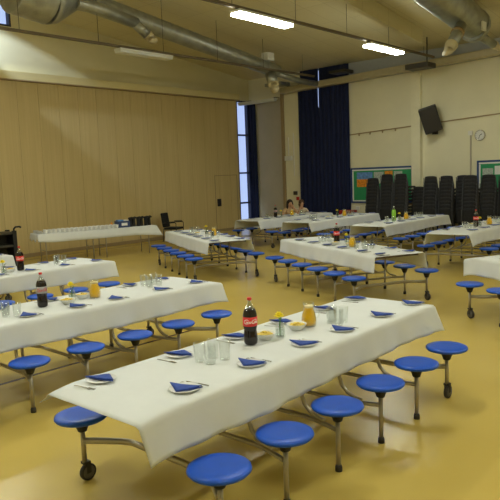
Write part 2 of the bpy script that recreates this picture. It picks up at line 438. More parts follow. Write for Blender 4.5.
# red box and its white stand below the first noticeboard
o = empty('side_cabinet', (17.5, 11.15, 0))
MB(M['label_white']).box((-.2, -.3, 0), (.2, .3, .50)).build('carcass', o, bevel=.01)
MB(M['lamp_body']).box((-.215, -.28, .03), (-.202, .28, .47)).build('door', o)
tag(o, 'low white cabinet below the curtain end of the noticeboard', 'cabinet')
o = empty('red_crate', (17.42, 11.15, .501))
c = MB(M['red_box']); c.box((-.15, -.24, 0), (.15, .24, .02)); c.box((-.15, -.24, .02), (-.13, .24, .22)); c.box((.13, -.24, .02), (.15, .24, .22)); c.box((-.13, -.24, .02), (.13, -.22, .22)); c.box((-.13, .22, .02), (.13, .24, .22)); c.build('body', o)
MB(M['dark_metal']).tube([(-.16, -.08, .15), (-.18, -.06, .17), (-.18, .06, .17), (-.16, .08, .15)], .01).build('handle', o)
tag(o, 'small red crate on the low white cabinet', 'crate')

# ------------------------------------------------------------------ ceiling services
ZT = 4.98
def track(y, x0, x1, label):
    o = empty('lighting_track', (0, y, 0))
    MB(M['track']).box((x0, -.03, ZT), (x1, .03, ZT+.055)).build('channel', o)
    x = x1 - .6
    while x > x0:
        MB(M['dark_metal']).tube([(x, 0, ZT+.05), (x, 0, ceil_z(x)-(.385 if abs(y-8) < .1 or abs(y) < .1 else .0))], .006, 6).build('suspension_wire', o); x -= 1.9
    tag(o, label, 'lighting track')
track(8.0, X0+.2, 17.0, 'dark suspended lighting track that carries the two lit fittings')
track(12.05, X0+.2, 17.0, 'dark suspended lighting track running along the wooden partition side')
track(4.0, X0+.2, 17.0, 'dark suspended lighting track behind the big right duct'); track(0.0, X0+.2, 17.0, 'dark suspended lighting track over the right side of the hall')
def luminaire(key, on):
    def f():
        o = empty('ceiling_luminaire', (0, 0, 0))
        MB(M['lamp_body']).box((-.8, -.13, .0), (.8, .13, .05)).build('housing', o, bevel=.01)
        MB(M['lamp_on' if on else 'lamp_off']).box((-.79, -.12, -.05), (.79, .12, -.001)).build('diffuser', o, bevel=.012)
        MB(M['dark_metal']).box((-.04, -.02, .0505), (.04, .02, .07)).build('hanger', o)
        return o
    return f
lab = {(10.0, 8): 'lit white luminaire nearer the camera on the suspended track', (14.6, 8): 'lit white luminaire farther away near the end wall'}
for y in (8, 0, 4, 12):
    for x in (10.0, 14.6, 5.4, .8):
        on = not (y == 12 and x > 8) and not (y == 4 and x > 9)
        if y == 12 and x == 14.6: continue
        xx = x - (.33 if y == 8 else -.1)
        if y == 8: L_ = lab.get((x, 8), 'lit luminaire over the %s rows behind the camera side' % ('middle' if x > 3 else 'nearest'))
        elif y == 12: L_ = {10.0: 'unlit white luminaire under the track by the partition', 5.4: 'luminaire on the partition side track, above the left tables', .8: 'luminaire at the near end of the partition side track'}[x]
        else: L_ = 'luminaire on the %s track, %s from the end wall' % ('right-hand' if y == 4 else 'far right', {14.6: 'first', 10.0: 'second', 5.4: 'third', .8: 'fourth'}[x])
        place('lum%d' % on, luminaire('', on), (xx, y if y != 12 else 12.05, ZT-.071), 0, L_, 'ceiling light', 'suspended ceiling lights')
# strip light under the soffit in the corner
o = empty('strip_light', (17.45, 14.85, 4.52)); MB(M['lamp_body']).box((-.10, -.85, 0), (.10, .85, .05)).build('housing', o); MB(M['lamp_off']).box((-.08, -.83, -.05), (.08, .83, -.001)).build('diffuser', o)
k = MB(M['dark_metal'])
for y in (-.6, .6): k.tube([(0, y, .05), (.3, y, .12), (.52, y, .12)], .012, 6)
k.build('bracket', o)
tag(o, 'unlit white strip light in the far corner above the window slit', 'strip light')

def duct_ribbed(mb, a, b, r0, r1, n=24, rib=.12, c=0):
    a, b = Vector(a), Vector(b); L = (b-a).length; k = max(2, int(L/rib)); pts = []; rs = []
    for i in range(k+1):
        t = i/k; p = a.lerp(b, t); r = r0 + (r1-r0)*t
        pts += [p, p + (b-a).normalized()*.02]; rs += [r, r+.008]
    pts.append(b + (b-a).normalized()*.03); rs.append(r1)
    mb.tube(pts, r0, n, rs=rs)
def nozzle(par, a, b, r):
    a, b = Vector(a), Vector(b); mb = MB(M['galv']); mb.tube([a, a.lerp(b, .7)], r, 14); mb.build('branch_pipe', par)
    t = MB(M['nozzle']); t.tube([a.lerp(b, .7), a.lerp(b, .72), b, b.lerp(a, .08)], r, 14, rs=[r*1.02, r*1.10, r*1.02, r*.7]); t.build('nozzle', par)
# left ventilation duct, following the slope of the ceiling
o = empty('ventilation_duct', (8, 12.35, 5.8)); O = Vector((8, 12.35, 5.8))
def R_(p): return Vector(p) - O
mb = MB(M['galv']); duct_ribbed(mb, R_((7.0, 12.35, 5.98)), R_((7.75, 12.35, 5.88)), .56, .56, 32, .4); mb.build('main_drum', o)
mb = MB(M['galv']); mb.tube([R_((7.75, 12.35, 5.88)), R_((7.9, 12.35, 5.89)), R_((8.5, 12.35, 5.98)), R_((8.85, 12.35, 5.95))], .6, 32, rs=[.56, .54, .25, .22]); mb.build('reducer', o)
mb = MB(M['galv']); duct_ribbed(mb, R_((8.8, 12.35, 5.96)), R_((15.45, 12.35, 5.06)), .22, .19); mb.build('spiral_duct', o)
mb = MB(M['galv']); mb.tube([R_((8.3, 12.05, 5.80)), R_((9.0, 12.05, 5.75)), R_((9.9, 12.05, 5.60))], .13, 16); mb.build('lower_branch', o)
nozzle(o, R_((9.85, 12.05, 5.60)), R_((10.28, 11.95, 5.25)), .12)
nozzle(o, R_((15.1, 12.3, 4.95)), R_((15.05, 12.1, 4.50)), .16)
MB(M['lamp_body']).cbox(R_((14.9, 12.2, 5.40)), (.3, .24, .22)).build('damper_box', o)
MB(M['galv']).tube([R_((15.3, 12.3, 5.0)), R_((16.6, 12.3, 4.86)), R_((17.9, 12.4, 4.86))], .09, 12).build('tail_pipe', o)
tag(o, 'long silver spiral duct with a large drum sloping along the left of the ceiling', 'duct')
# right duct
o = empty('ventilation_duct', (13, 6.2, 5.5)); O = Vector((13, 6.2, 5.5))
mb = MB(M['galv']); duct_ribbed(mb, R_((8.0, 6.2, 6.42)), R_((15.3, 6.2, 5.34)), .35, .35, 32, .8); mb.build('main_pipe', o)
mb = MB(M['galv']); mb.tube([R_((15.3, 6.2, 5.30)), R_((15.42, 6.2, 5.28)), R_((15.45, 6.2, 5.28))], .3, 28, rs=[.38, .38, .30]); mb.build('end_collar', o)
nozzle(o, R_((14.25, 6.05, 5.10)), R_((13.55, 6.05, 4.44)), .13)
MB(M['trim_brown']).tube([R_((14.08, 6.05, 4.94)), R_((14.02, 6.05, 4.885))], .150, 16).build('damper_ring', o)
nozzle(o, R_((15.3, 6.15, 5.12)), R_((16.3, 5.9, 4.80)), .10)
MB(M['lamp_body']).cbox(R_((15.0, 5.83, 5.16)), (.22, .04, .2)).build('rating_plate', o)
for x in (9.5, 12.5): MB(M['dark_metal']).tube([R_((x, 6.2, ceil_z(x))), R_((x, 6.2, 5.6+(13-x)*.13))], .008, 6).build('hanger_rod', o)
tag(o, 'large silver round duct with yellow tipped nozzles at the upper right', 'duct')
o = empty('projector', (16.9, 8.35, 4.72)); MB(M['dark_metal']).box((-.25, -.35, 0), (.25, .35, .14)).build('body', o, bevel=.02)
MB(M['dark_metal']).tube([(0, -.2, .14), (0, -.2, ceil_z(16.9)-4.72)], .02, 8).build('ceiling_pole', o)
tag(o, 'flat dark box hanging at the end of the lit track', 'projector')
o = empty('bracket_lamp', (17.55, 11.35, 5.10)); MB(M['dark_metal']).box((-.3, -.3, -.04), (.2, .3, .04)).build('shade', o)
MB(M['dark_metal']).tube([(.1, 0, 0), (.44, -.1, 0)], .02, 8).build('arm', o)
tag(o, 'dark bracket fitting by the top right corner of the tall curtain', 'lamp')
o = empty('bracket_lamp', (17.3, 13.75, 4.97)); MB(M['galv']).box((-.3, -.35, -.05), (.2, .35, .05)).build('shade', o)
MB(M['dark_metal']).tube([(.1, 0, 0), (.69, 0, 0)], .02, 8).build('arm', o)
tag(o, 'bluish grey bracket fitting beside the top left corner of the tall curtain', 'lamp')

# ------------------------------------------------------------------ folding stool tables
SP, RW = .5551, .6254
def seat_mb():
    return MB(M['blue_plastic']).lathe([(0, .425), (.13, .425), (.163, .432), (.1735, .444), (.170, .456), (.155, .463), (.10, .465), (0, .464)], 32)
def make_table():
    o = empty('stool_table', (0, 0, 0))
    tt = MB(M['laminate'], M['edge_band']); 
    for s in (-1, 1): tt.box((.006 if s > 0 else -1.525, -.37, .717), (1.525 if s > 0 else -.006, .37, .745)); 
    tt.build('tabletop', o)
    eb = MB(M['edge_band'])
    for s in (-1,):
        eb.box((-1.532, -.375, .715), (-1.5255, .375, .746))
    eb.build('edge_strip', o)
    MB(M['edge_band']).box((1.5255, -.375, .715), (1.532, .375, .746)).build('edge_strip', o)
    me_seat = seat_mb().mesh('seat')
    cup = MB(M['black_plastic']).lathe([(0, .425), (.055, .4245), (.05, .40), (.035, .36), (.03, .345), (0, .345)], 14).mesh('seat_cup')
    post = MB(M['steel']).tube([(0, 0, .03), (0, 0, .346)], .0165, 10).mesh('post')
    postw = MB(M['steel']).tube([(0, 0, .13), (0, 0, .346)], .0165, 10).mesh('post')
    foot = MB(M['rubber']).lathe([(0, 0), (.024, 0), (.024, .03), (.019, .045), (0, .045)], 12).mesh('foot_cap')
    cw = MB(M['wheel_grey'], M['rubber'])
    Rx = Matrix.Rotation(pi/2, 4, 'X')
    cw.lathe([(0, -.017), (.04, -.017), (.045, -.012), (.045, .012), (.04, .017), (0, .017)], 20, (.02, 0, .058), 0, True, Rx)
    cw.lathe([(.045, -.016), (.056, -.014), (.058, 0), (.056, .014), (.045, .016)], 20, (.02, 0, .058), 1, True, Rx)
    cw.box((.0, -.024, .055), (.032, -.019, .125), 1); cw.box((.0, .019, .055), (.032, .024, .125), 1); cw.box((-.014, -.024, .118), (.032, .024, .135), 1)
    wheel = cw.mesh('caster_wheel')
    def link(name, me, par, loc=(0, 0, 0)):
        q = bpy.data.objects.new(name, me); COL.objects.link(q); q.parent = par; q.location = loc; return q
    for s in (-1, 1):
        for k in range(6):
            x = (k-2.5)*SP; y = s*RW
            st = link('seat', me_seat, o, (x, y, 0)); link('seat_cup', cup, st)
            if k in (0, 5):
                p = link('post', postw, o, (x, y, 0)); link('caster_wheel', wheel, p)
            else:
                p = link('post', post, o, (x, y, 0)); link('foot_cap', foot, p)
    def bar_mb(d, r): return MB(M['steel']).tube([(0, -RW+.012, .28), (d*.5, -RW+.13, .28), (d*.85, -.40, .28), (d, -.33, .28), (d, -.2, .28), (d, .2, .28), (d, .33, .28), (d*.85, .40, .28), (d*.5, RW-.13, .28), (0, RW-.012, .28)], r, 10)
    leg = {}
    for s in (-1, 1):
        leg[s] = MB(M['steel']).tube([(0, s*.30, .716), (0, s*.30, .50), (0, s*.305, .44), (0, s*.325, .385), (0, s*.37, .34), (0, s*.43, .315), (0, s*.49, .300)], .015, 8).mesh('leg')
    for k in range(6):
        x = (k-2.5)*SP; sg = 1 if k < 3 else -1; d = sg*(.17 if k in (0, 5) else .07)
        bar_mb(d, .021 if k in (0, 5) else .016).build('cross_bar', o, (x, 0, 0))
        if k not in (0, 5):
            for s in (-1, 1): link('leg', leg[s], o, (x + d*.6, 0, 0))
    return o

ZC = .752
def make_cloth(name, seed, L0=-1.67, L1=1.66, HA=-.375, HB=.435, drop=.25, corner={}):
    """cloth of one table, local axes of that table.  corner[(sx, sy)] = flare of the hem there (degrees from hanging)"""
    rnd = random.Random(seed); ph = [rnd.uniform(0, 6.28) for _ in range(8)]
    nx = 110; prof = []
    nd = 9
    for j in range(nd, 0, -1): prof.append((-1, j/nd))
    nt = 12
    for j in range(nt+1): prof.append((0, j/nt))
    for j in range(1, nd+1): prof.append((1, j/nd))
    vs = []
    for i in range(nx+1):
        x = L0 + (L1-L0)*i/nx
        exc = max(0, abs(x) - 1.53); sag = .55*exc*exc + .04*exc
        for side, t in prof:
            if side == 0:
                y = HA + (HB-HA)*t; z = ZC - sag + .0015*sin(4*x+ph[0])*sin(5*y+ph[1]) * 0
                xx = x
            else:
                base = HB if side > 0 else HA
                e0 = max(0, 1 - (x-L0)/.34); e1 = max(0, 1 - (L1-x)/.34)
                big = corner.get((-1, side), 0) > 40
                if big: e0 = max(0, 1 - (x-L0)/.75)
                fl = 7 + 2.5*sin(3.1*x+ph[2]+side)
                fl += corner.get((-1, side), 6)*e0 + corner.get((1, side), 6)*e1
                a = radians(fl)
                s = t*(drop + .012*sin(2.1*x+ph[3])) * (1 - .45*e0*(corner.get((-1, side), 0) > 40))
                # small rounded shoulder
                rr = .02
                if s < rr*1.57: w = s/rr; dy = rr*sin(w); dz = rr*(1-cos(w))
                else: dy = rr + (s-rr*1.57)*sin(a); dz = rr + (s-rr*1.57)*cos(a)
                wv = t*t*(.008*sin(9*x+ph[4]+side) + .006*sin(21*x+ph[5]) + .004*sin(5*x+ph[6]*side)) * (1-max(e0, e1)*.6)
                y = base + side*(dy + wv); z = ZC - sag - dz; xx = x + t*(.015*e1*e1 + .05*e0*e0*(side < 0))
            vs.append((xx, y, z))
    n = len(prof)
    fs = [(i*n+j, (i+1)*n+j, (i+1)*n+j+1, i*n+j+1) for i in range(nx) for j in range(n-1)]
    mb = MB(M['cloth']).add(vs, fs, True); o = mb.build(name)
    sd = o.modifiers.new('Solid', 'SOLIDIFY'); sd.thickness = .002; sd.offset = 1 
    return o

# ---- tableware
def make_plate(): 
    return MB(M['china']).lathe([(0, 0), (.05, 0), (.052, .004), (.088, .012), (.092, .015), (.090, .017), (.052, .008), (0, .006)], 30).build('side_plate')
def make_napkin():
    # square folded to a triangle whose layers lift a little
    o = empty('napkin', (0, 0, 0))
    def layer(z0, lift, sc, rot):
        vs = []; n = 8
        for i in range(n+1):
            for j in range(n+1-i):
                a, b = i/n, j/n; x = (-.062 + a*.155)*sc; y = (-.058 + b*.165)*sc
                z = z0 + lift*(a**2)*.6 + lift*b*.5 + .0015*sin(7*a+3*b)
                v = Matrix.Rotation(rot, 3, 'Z') @ Vector((x, y, 0)); vs.append((v.x, v.y, z))
        fs = []; idx = {}; k = 0
        for i in range(n+1):
            for j in range(n+1-i): idx[i, j] = k; k += 1
        for i in range(n):
            for j in range(n-i):
                fs.append((idx[i, j], idx[i+1, j], idx[i, j+1]))
                if j < n-i-1: fs.append((idx[i+1, j], idx[i+1, j+1], idx[i, j+1]))
        return MB(M['napkin']).add(vs, fs, True)
    for nm, z0, l, s, r in (('lower_fold', .017, .006, 1.0, -.66), ('upper_fold', .0205, .014, .95, -.60)):
        q = layer(z0, l, s, r).build(nm, o); sd = q.modifiers.new('S', 'SOLIDIFY'); sd.thickness = .0025
    return o
def make_fork():
    mb = MB(M['bright_steel']); mb.box((-.0035, -.085, .002), (.0035, .03, .005)); mb.box((-.011, .028, .002), (.011, .052, .005))
    for x in (-.009, -.003, .003, .009): mb.box((x-.0016, .052, .002), (x+.0016, .085, .0045))
    return mb.build('fork')
def make_knife():
    mb = MB(M['bright_steel']); mb.box((-.005, -.09, .0015), (.005, -.01, .006)); mb.box((-.0065, -.01, .002), (.007, .075, .0035)); mb.add([(-.0065, .075, .002), (.007, .075, .002), (.004, .09, .002), (-.0065, .075, .0035), (.007, .075, .0035), (.004, .09, .0035)], [(0,1,2),(3,5,4),(0,3,4,1),(1,4,5,2),(2,5,3,0)])
    return mb.build('table_knife')
def make_glass():
    return MB(M['glass']).lathe([(0, 0), (.031, 0), (.034, .004), (.040, .125), (.0385, .127), (.0375, .124), (.0315, .014), (0, .012)], 22).build('drinking_glass')
def bowl(m_top):
    def f():
        o = empty('snack_bowl', (0, 0, 0))
        MB(M['bowl_white']).lathe([(0, 0), (.04, 0), (.045, .006), (.068, .028), (.078, .046), (.080, .050), (.076, .049), (.064, .028), (.04, .010), (0, .008)], 28).build('bowl', o)
        mb = MB(M[m_top]); rn = random.Random(3)
        for _ in range(34):
            a = rn.uniform(0, 6.28); r = .056*sqrt(rn.random()); z = .036 + .018*(1-r/.06) + rn.uniform(0, .006)
            mb.ell((r*cos(a), r*sin(a), z), (.016, .011, .005), 8, 5, M4=Matrix.Rotation(rn.uniform(0, 3), 4, 'Z') @ Matrix.Rotation(rn.uniform(-.6, .6), 4, 'X'))
        mb.lathe([(0, .02), (.055, .03), (.058, .038), (0, .045)], 18)
        q = mb.build('crisps', o); q['kind'] = 'stuff'
        return o
    return f
def make_vase():
    o = empty('flower_vase', (0, 0, 0))
    MB(M['glass']).lathe([(0, 0), (.034, 0), (.037, .005), (.037, .072), (.030, .086), (.027, .092), (.031, .104), (.029, .104), (.025, .092), (.028, .084), (.034, .070), (.034, .008), (0, .006)], 20).build('jar', o)
    MB(M['water']).lathe([(0, .008), (.0325, .009), (.0325, .055), (0, .055)], 18).build('water', o)
    s = MB(M['leaf']); s.tube([(-.01, 0, .012), (.0, .004, .08), (-.006, .006, .15)], .003, 6); s.tube([(.012, 0, .012), (.004, 0, .08), (.02, -.004, .13)], .0025, 6); s.build('stem', o)
    fl = MB(M['petal']); rn = random.Random(5)
    for ring, (rr, zz, tl) in enumerate(((.026, .158, .3), (.018, .166, .7), (.009, .172, 1.1))):
        for k in range(9 - 2*ring):
            a = 2*pi*k/(9-2*ring) + ring*.3
            Mt = Matrix.Rotation(a, 4, 'Z') @ Matrix.Translation((rr*.7, 0, 0)) @ Matrix.Rotation(-tl, 4, 'Y')
            fl.ell((-.006, .006, zz), (.023, .015, .005), 8, 5, M4=Mt)
    fl.build('blossom', o)
    lf = MB(M['leaf']); lf.ell((.026, -.004, .132), (.02, .009, .003), 8, 5, M4=Matrix.Rotation(-.4, 4, 'Y')); lf.build('leaf', o)
    return o
def make_jug():
    o = empty('juice_jug', (0, 0, 0))
    MB(M['glass']).lathe([(0, 0), (.050, 0), (.057, .006), (.061, .05), (.053, .105), (.040, .135), (.040, .165), (.048, .19), (.046, .191), (.038, .166), (.038, .136), (.051, .104), (.059, .05), (.053, .010), (0, .008)], 26).build('jug_glass', o)
    MB(M['juice']).lathe([(0, .009), (.052, .011), (.058, .05), (.0500, .103), (.0375, .134), (.0370, .150), (0, .150)], 24).build('juice', o)
    MB(M['juice_foam']).lathe([(.0, .1505), (.037, .1505), (.0370, .160), (.0385, .166), (0, .168)], 22).build('fruit_froth', o)
    MB(M['glass']).tube([(.040, 0, .165), (.075, 0, .16), (.085, 0, .12), (.075, 0, .075), (.054, 0, .06)], .006, 8).build('handle', o)
    return o
def bottle(kind):
    def f():
        o = empty('drinks_bottle', (0, 0, 0))
        drink = 'lime_drink' if kind == 'lime' else 'cola'
        H = 1.0
        MB(M[drink]).lathe([(0, .006), (.036, .003), (.047, .012), (.050, .03), (.0495, .07), (.0455, .10), (.0455, .115), (.0515, .145), (.0515, .20), (.050, .225), (.043, .250), (.036, .264), (0, .264)], 28).build('drink', o)
        MB(M['bottle_plastic']).lathe([(.0365, .2645), (.030, .275), (.020, .292), (.0145, .303), (.0135, .318), (.0155, .320), (.0155, .324), (.0125, .325), (.0125, .303), (.018, .291), (.028, .274), (.035, .2645)], 24).build('neck', o)
        MB(M['red' if kind != 'lime' else 'label_white']).lathe([(0, .345), (.0155, .344), (.0165, .340), (.0165, .3255), (0, .3255)], 20).build('cap', o)
        if kind == 'lime':
            return o
        lb = MB(M['red' if kind == 'red' else 'label_silver']).lathe([(.0520, .142), (.0526, .1425), (.0526, .2075), (.0512, .2078)], 40).build('label', o)
        st = []
        def arc(cx, cy, rx, ry, a0, a1, n=14): return [(cx + rx*cos(radians(a0+(a1-a0)*i/n)), cy + ry*sin(radians(a0+(a1-a0)*i/n))) for i in range(n+1)]
        # flowing hand lettering: C o c a - C o l a
        st.append((arc(.9, 1.05, .95, 1.05, 55, 312, 20), .20)); st.append(([(1.35, 1.55), (1.2, 2.2), (2.2, 2.35), (3.4, 2.05)], .16))
        st.append((arc(2.35, .6, .42, .55, 0, 360), .17)); st.append((arc(3.6, .6, .45, .55, 50, 315), .17))
        st.append((arc(4.7, .6, .42, .55, 0, 360), .17)); st.append(([(5.15, 1.15), (5.1, .3), (5.35, .05), (5.7, .25)], .17))
        st.append(([(5.75, .7), (6.35, .7)], .16))
        st.append((arc(7.35, 1.05, .95, 1.05, 55, 312, 20), .20)); st.append(([(7.8, 1.55), (7.7, 2.2), (9.0, 2.5), (10.6, 2.2)], .16))
        st.append((arc(8.75, .6, .42, .55, 0, 360), .17)); st.append(([(9.45, .5), (9.9, 1.8), (9.95, 2.3), (9.7, 2.2), (9.6, .5), (9.85, .08), (10.2, .3)], .16))
        st.append((arc(10.7, .6, .42, .55, 0, 360), .17)); st.append(([(11.15, 1.15), (11.1, .3), (11.4, .05), (11.9, .3)], .17))
        st.append(([(.9, -.25), (2.2, -.55), (4.0, -.25)], .10))
        W = .112; sc = W/12
        for kk in range(2):
            mb = MB(M['label_white' if kind == 'red' else 'red'])
            for pts, w in st:
                P = [((x + .25*y)*sc - W/2, y*sc*1.25) for x, y in pts]
                vs = []
                for i, (x, y) in enumerate(P):
                    a = P[max(0, i-1)]; b = P[min(len(P)-1, i+1)]; tx, ty = b[0]-a[0], b[1]-a[1]; l = max(1e-9, sqrt(tx*tx+ty*ty)); nx_, ny_ = -ty/l, tx/l
                    for s in (-1, 1):
                        X = x + nx_*w*sc*s*1.15; Y = y + ny_*w*sc*s*1.15; an = X/.0526 + kk*pi
                        vs.append((.0532*cos(an), .0532*sin(an), .164 + Y))
                mb.add(vs, [(2*i, 2*i+2, 2*i+3, 2*i+1) for i in range(len(P)-1)], False)
            q = mb.build('lettering', lb)
            sd = q.modifiers.new('S', 'SOLIDIFY'); sd.thickness = .0004
        return o
    return f

def folded(p, rz, base): return base
# name, centre, angle, words for ends/sides, bottle kind
TABLES = [
 dict(n='front', c=(3.618, 2.876), a=0, end='left', side=('near', 'far'), desc='nearest table'),
 dict(n='second', c=(3.54, 5.55), a=-1.9, end='left', side=('near', 'far'), desc='second table back on the left'),
 dict(n='third', c=(4.16, 8.37), a=-.4, end='left', side=('near', 'far'), desc='third table back on the left'),
 dict(n='fourth', c=(3.80, 10.75), a=-1, end='left', side=('near', 'far'), desc='fourth table back, cut by the left edge'),
 dict(n='partition', c=(9.30, 9.55), a=-116.8, end='far', side=('left', 'right'), desc='angled table in front of the wooden partition'),
 dict(n='centre', c=(8.83, 5.77), a=-117, end='far', side=('left', 'right'), desc='angled table in the middle of the hall'),
 dict(n='rightedge', c=(7.88, 1.74), a=-117, end='far', side=('left', 'right'), desc='angled table cut by the right edge'),
 dict(n='stackside', c=(12.98, 5.0), a=-.5, end='left', side=('near', 'far'), desc='back table at right by the chair stacks'),
 dict(n='boardside', c=(14.0, 7.35), a=0, end='left', side=('near', 'far'), desc='back table with the green bottle'),
 dict(n='curtainside', c=(14.3, 9.57), a=-1.5, end='left', side=('near', 'far'), desc='back table below the navy curtain'),
 dict(n='farthest', c=(14.4, 11.28), a=-2, end='left', side=('near', 'far'), desc='farthest table, where two people sit'),
]
SHORT = {'front': 'front table', 'second': 'second left table', 'third': 'third left table', 'fourth': 'fourth left table', 'partition': 'angled partition table', 'centre': 'angled centre table', 'rightedge': 'right edge table', 'stackside': 'back table by chair stacks', 'boardside': 'back table with green bottle', 'curtainside': 'back table below navy curtain', 'farthest': 'farthest table'}
CORN = {'front': {(-1, 1): 50, (-1, -1): 2, (1, -1): 16, (1, 1): 10}, 'second': {(1, -1): 10, (1, 1): 20}, 'centre': {(1, -1): 0, (1, 1): 0, (-1, -1): 4}, 'partition': {(1, -1): 0, (1, 1): 10, (-1, -1): 4}}
LENS = {'boardside': (-1.72, 1.62), 'rightedge': (-1.78, 1.6), 'stackside': (-1.74, 1.66), 'curtainside': (-1.67, 1.58), 'front': (-1.72, 1.66), 'second': (-1.7, 1.72), 'third': (-1.7, 1.70), 'centre': (-1.62, 1.58), 'partition': (-1.62, 1.60)}
NEARX = [-1.25, -.67, -.10, .39, .98, 1.53]; FARX = [-1.43, -.79, -.22, .34, .94, 1.46]
for ti, T in enumerate(TABLES):
    A = radians(T['a']); c, s_ = cos(A), sin(A); cx, cy = T['c']; desc = T['desc']
    def W(lx, ly, z=ZC+.0022): return (cx + c*lx - s_*ly, cy + s_*lx + c*ly, z)
    place('table', make_table, (cx, cy, 0), A, 'folding table and blue stools, ' + desc, 'table', 'folding tables with attached blue stools')
    l0, l1 = LENS.get(T['n'], (-1.67, 1.67))
    cl = make_cloth('tablecloth', 11+ti, l0, l1, corner=CORN.get(T['n'], {}))
    cl.location = (cx, cy, 0); cl.rotation_euler.z = A
    tag(cl, 'long white cloth over the ' + desc, 'tablecloth', 'white tablecloths')
    desc = SHORT[T['n']]
    rn = random.Random(100+ti)
    j_ = 0 if ti == 0 else .035
    for side, sy, xs_ in ((0, -1, NEARX), (1, 1, FARX)):
        for k, x in enumerate(xs_):
            if sy > 0 and ti > 0: x = NEARX[k]*.98
            x = x + rn.uniform(-j_, j_)
            if ti > 0 : x *= .95
            y = (-.235 if sy < 0 else .315) + rn.uniform(-j_, j_)*.4
            if not in_view(W(x, y)): continue
            far = ti > 6
            pos = '%s side of %s, %s from its %s end' % (T['side'][side], desc, ORD[k], T['end'])
            exc = max(0, abs(x)-1.53); zz = ZC + .0022 - (.55*exc*exc+.04*exc)
            rz = A + (0 if sy < 0 else pi) + rn.uniform(-.25, .25)
            place('plate', make_plate, W(x, y, zz), rz, 'white side plate, ' + pos, 'plate', 'white side plates')
            place('napkin', make_napkin, W(x, y, zz), rz, 'blue folded napkin, ' + pos, 'napkin', 'blue paper napkins')
            fx = .085 if sy < 0 else -.14
            for key, mk, d in (('fork', make_fork, 0), ('knife', make_knife, .03)):
                if sy > 0 and key == 'knife': continue
                nm = 'small steel fork, ' if key == 'fork' else 'small steel knife, '
                place(key, mk, W(x + fx*sy*-1*(1 if sy < 0 else -1) + d, y + sy*-.03 - (d*.4), zz), A + (.05 if sy < 0 else pi + .15) + rn.uniform(-.12, .12), nm + pos, 'cutlery', 'forks' if key == 'fork' else 'knives')
    # centre of the table
    items = []
    G1 = [(-.803, .098), (-.80, .0), (-.69, .085), (-.675, -.01), (-.735, .05)][:4]
    G2 = [(.545, -.03), (.635, -.09), (.52, -.12), (.60, -.01)]
    flip = {'third': 1}.get(T['n'], 0)
    if T['n'] == 'second': G1 = [(-.74, -.06), (-.66, -.12), (-.70, .03), (-.78, .06)]; G2 = [(1.02, .08), (1.10, .0), (1.13, .12), (.96, -.02), (1.0, .15)]; mid = dict(bottle=(-.31, .05), bowl1=(-.08, -.02), vase=(.06, .12), bowl2=(.17, .10), jug=(.27, .02)); 
    elif T['n'] == 'third': G1 = []; G2 = [(.98, .08), (1.06, .0), (.92, -.02), (1.04, .14)]; mid = dict(bottle=(.32, -.08), bowl1=(.17, -.06), vase=(.04, -.14))
    elif ti >= 4: 
        G1 = [(-.75, .10), (-.70, -.04), (-.60, .09), (-.62, -.02)]; G2 = [(.66, .0), (.78, -.05), (.60, -.10), (.74, .09)]
        mid = dict(bottle=(-.28, .05), bowl1=(-.10, -.08), vase=(-.02, .09), bowl2=(.18, .02), jug=(.36, -.03))
        if T['n'] == 'partition': mid = dict(bowl1=(-.10, -.08), vase=(-.1, .12), bowl2=(.15, .12), jug=(.40, .12))
        if T['n'] == 'farthest': mid = dict(bottle=(-.48, .02), bowl1=(-.3, .08), vase=(-.22, .03), jug=(.22, .0), bowl2=(.45, .1)); G1 = [(-.85, .0), (-.76, .08), (-.74, -.06)]
        if T['n'] == 'curtainside': mid = dict(bowl1=(-.4, -.05), vase=(.26, .1), jug=(.36, -.06), bowl2=(.0, .05)); G1 = [(-1.0, .05), (-.9, -.03), (-.85, .1)]
        if T['n'] == 'boardside': mid = dict(bottle=(-.45, .05), vase=(-.30, -.02), bowl1=(-.12, .05), jug=(-.05, -.06), bowl2=(.3, .05)); G1 = [(-.75, .08), (-.68, -.06), (-.85, .0), (-.8, -.12)]
        if T['n'] == 'stackside': mid = dict(bottle=(-.42, .02), vase=(-.22, .02), bowl1=(-.30, .16), jug=(.02, -.08), bowl2=(.2, .05)); G1 = [(-.80, .06), (-.74, -.08), (-.86, -.04), (-.72, .14)]
        if T['n'] == 'rightedge': G1 = []
    else: mid = dict(bottle=(-.298, .091), bowl1=(-.13, .10), vase=(-.01, .05), bowl2=(.225, .075), jug=(.375, .065))
    bk = {'second': 'silver', 'boardside': 'lime', 'farthest': 'dark'}.get(T['n'], 'red')
    bl = {'red': 'large cola bottle with red label and white lettering on the ', 'silver': 'large cola bottle with a silver grey label on the ', 'lime': 'lime green drinks bottle with white cap on the ', 'dark': 'dark cola bottle with silver label on the '}[bk]
    if bk == 'dark': bk = 'silver'
    for kk, pos in mid.items():
        P = W(*pos)
        if not in_view(P): continue
        if kk == 'bottle':
            ang = atan2(CAM.y-P[1], CAM.x-P[0]) + .15
            place('bottle'+bk, bottle(bk), P, ang, bl+desc, 'bottle', 'drinks bottles')
        elif kk.startswith('bowl'): place('bowl', bowl('crisps'), P, rn.uniform(0, 6), 'white bowl of yellow crisps, %s on the %s' % ('beside the bottle' if kk == 'bowl1' else 'beside the juice jug', desc), 'bowl', 'bowls of crisps')
        elif kk == 'vase': place('vase', make_vase, P, rn.uniform(-1.2, 1.2), 'small glass jar with a yellow flower on the ' + desc, 'vase', 'flower jars')
        else: place('jug', make_jug, P, rn.uniform(0, 6), 'glass jug of orange juice on the ' + desc, 'jug', 'juice jugs')
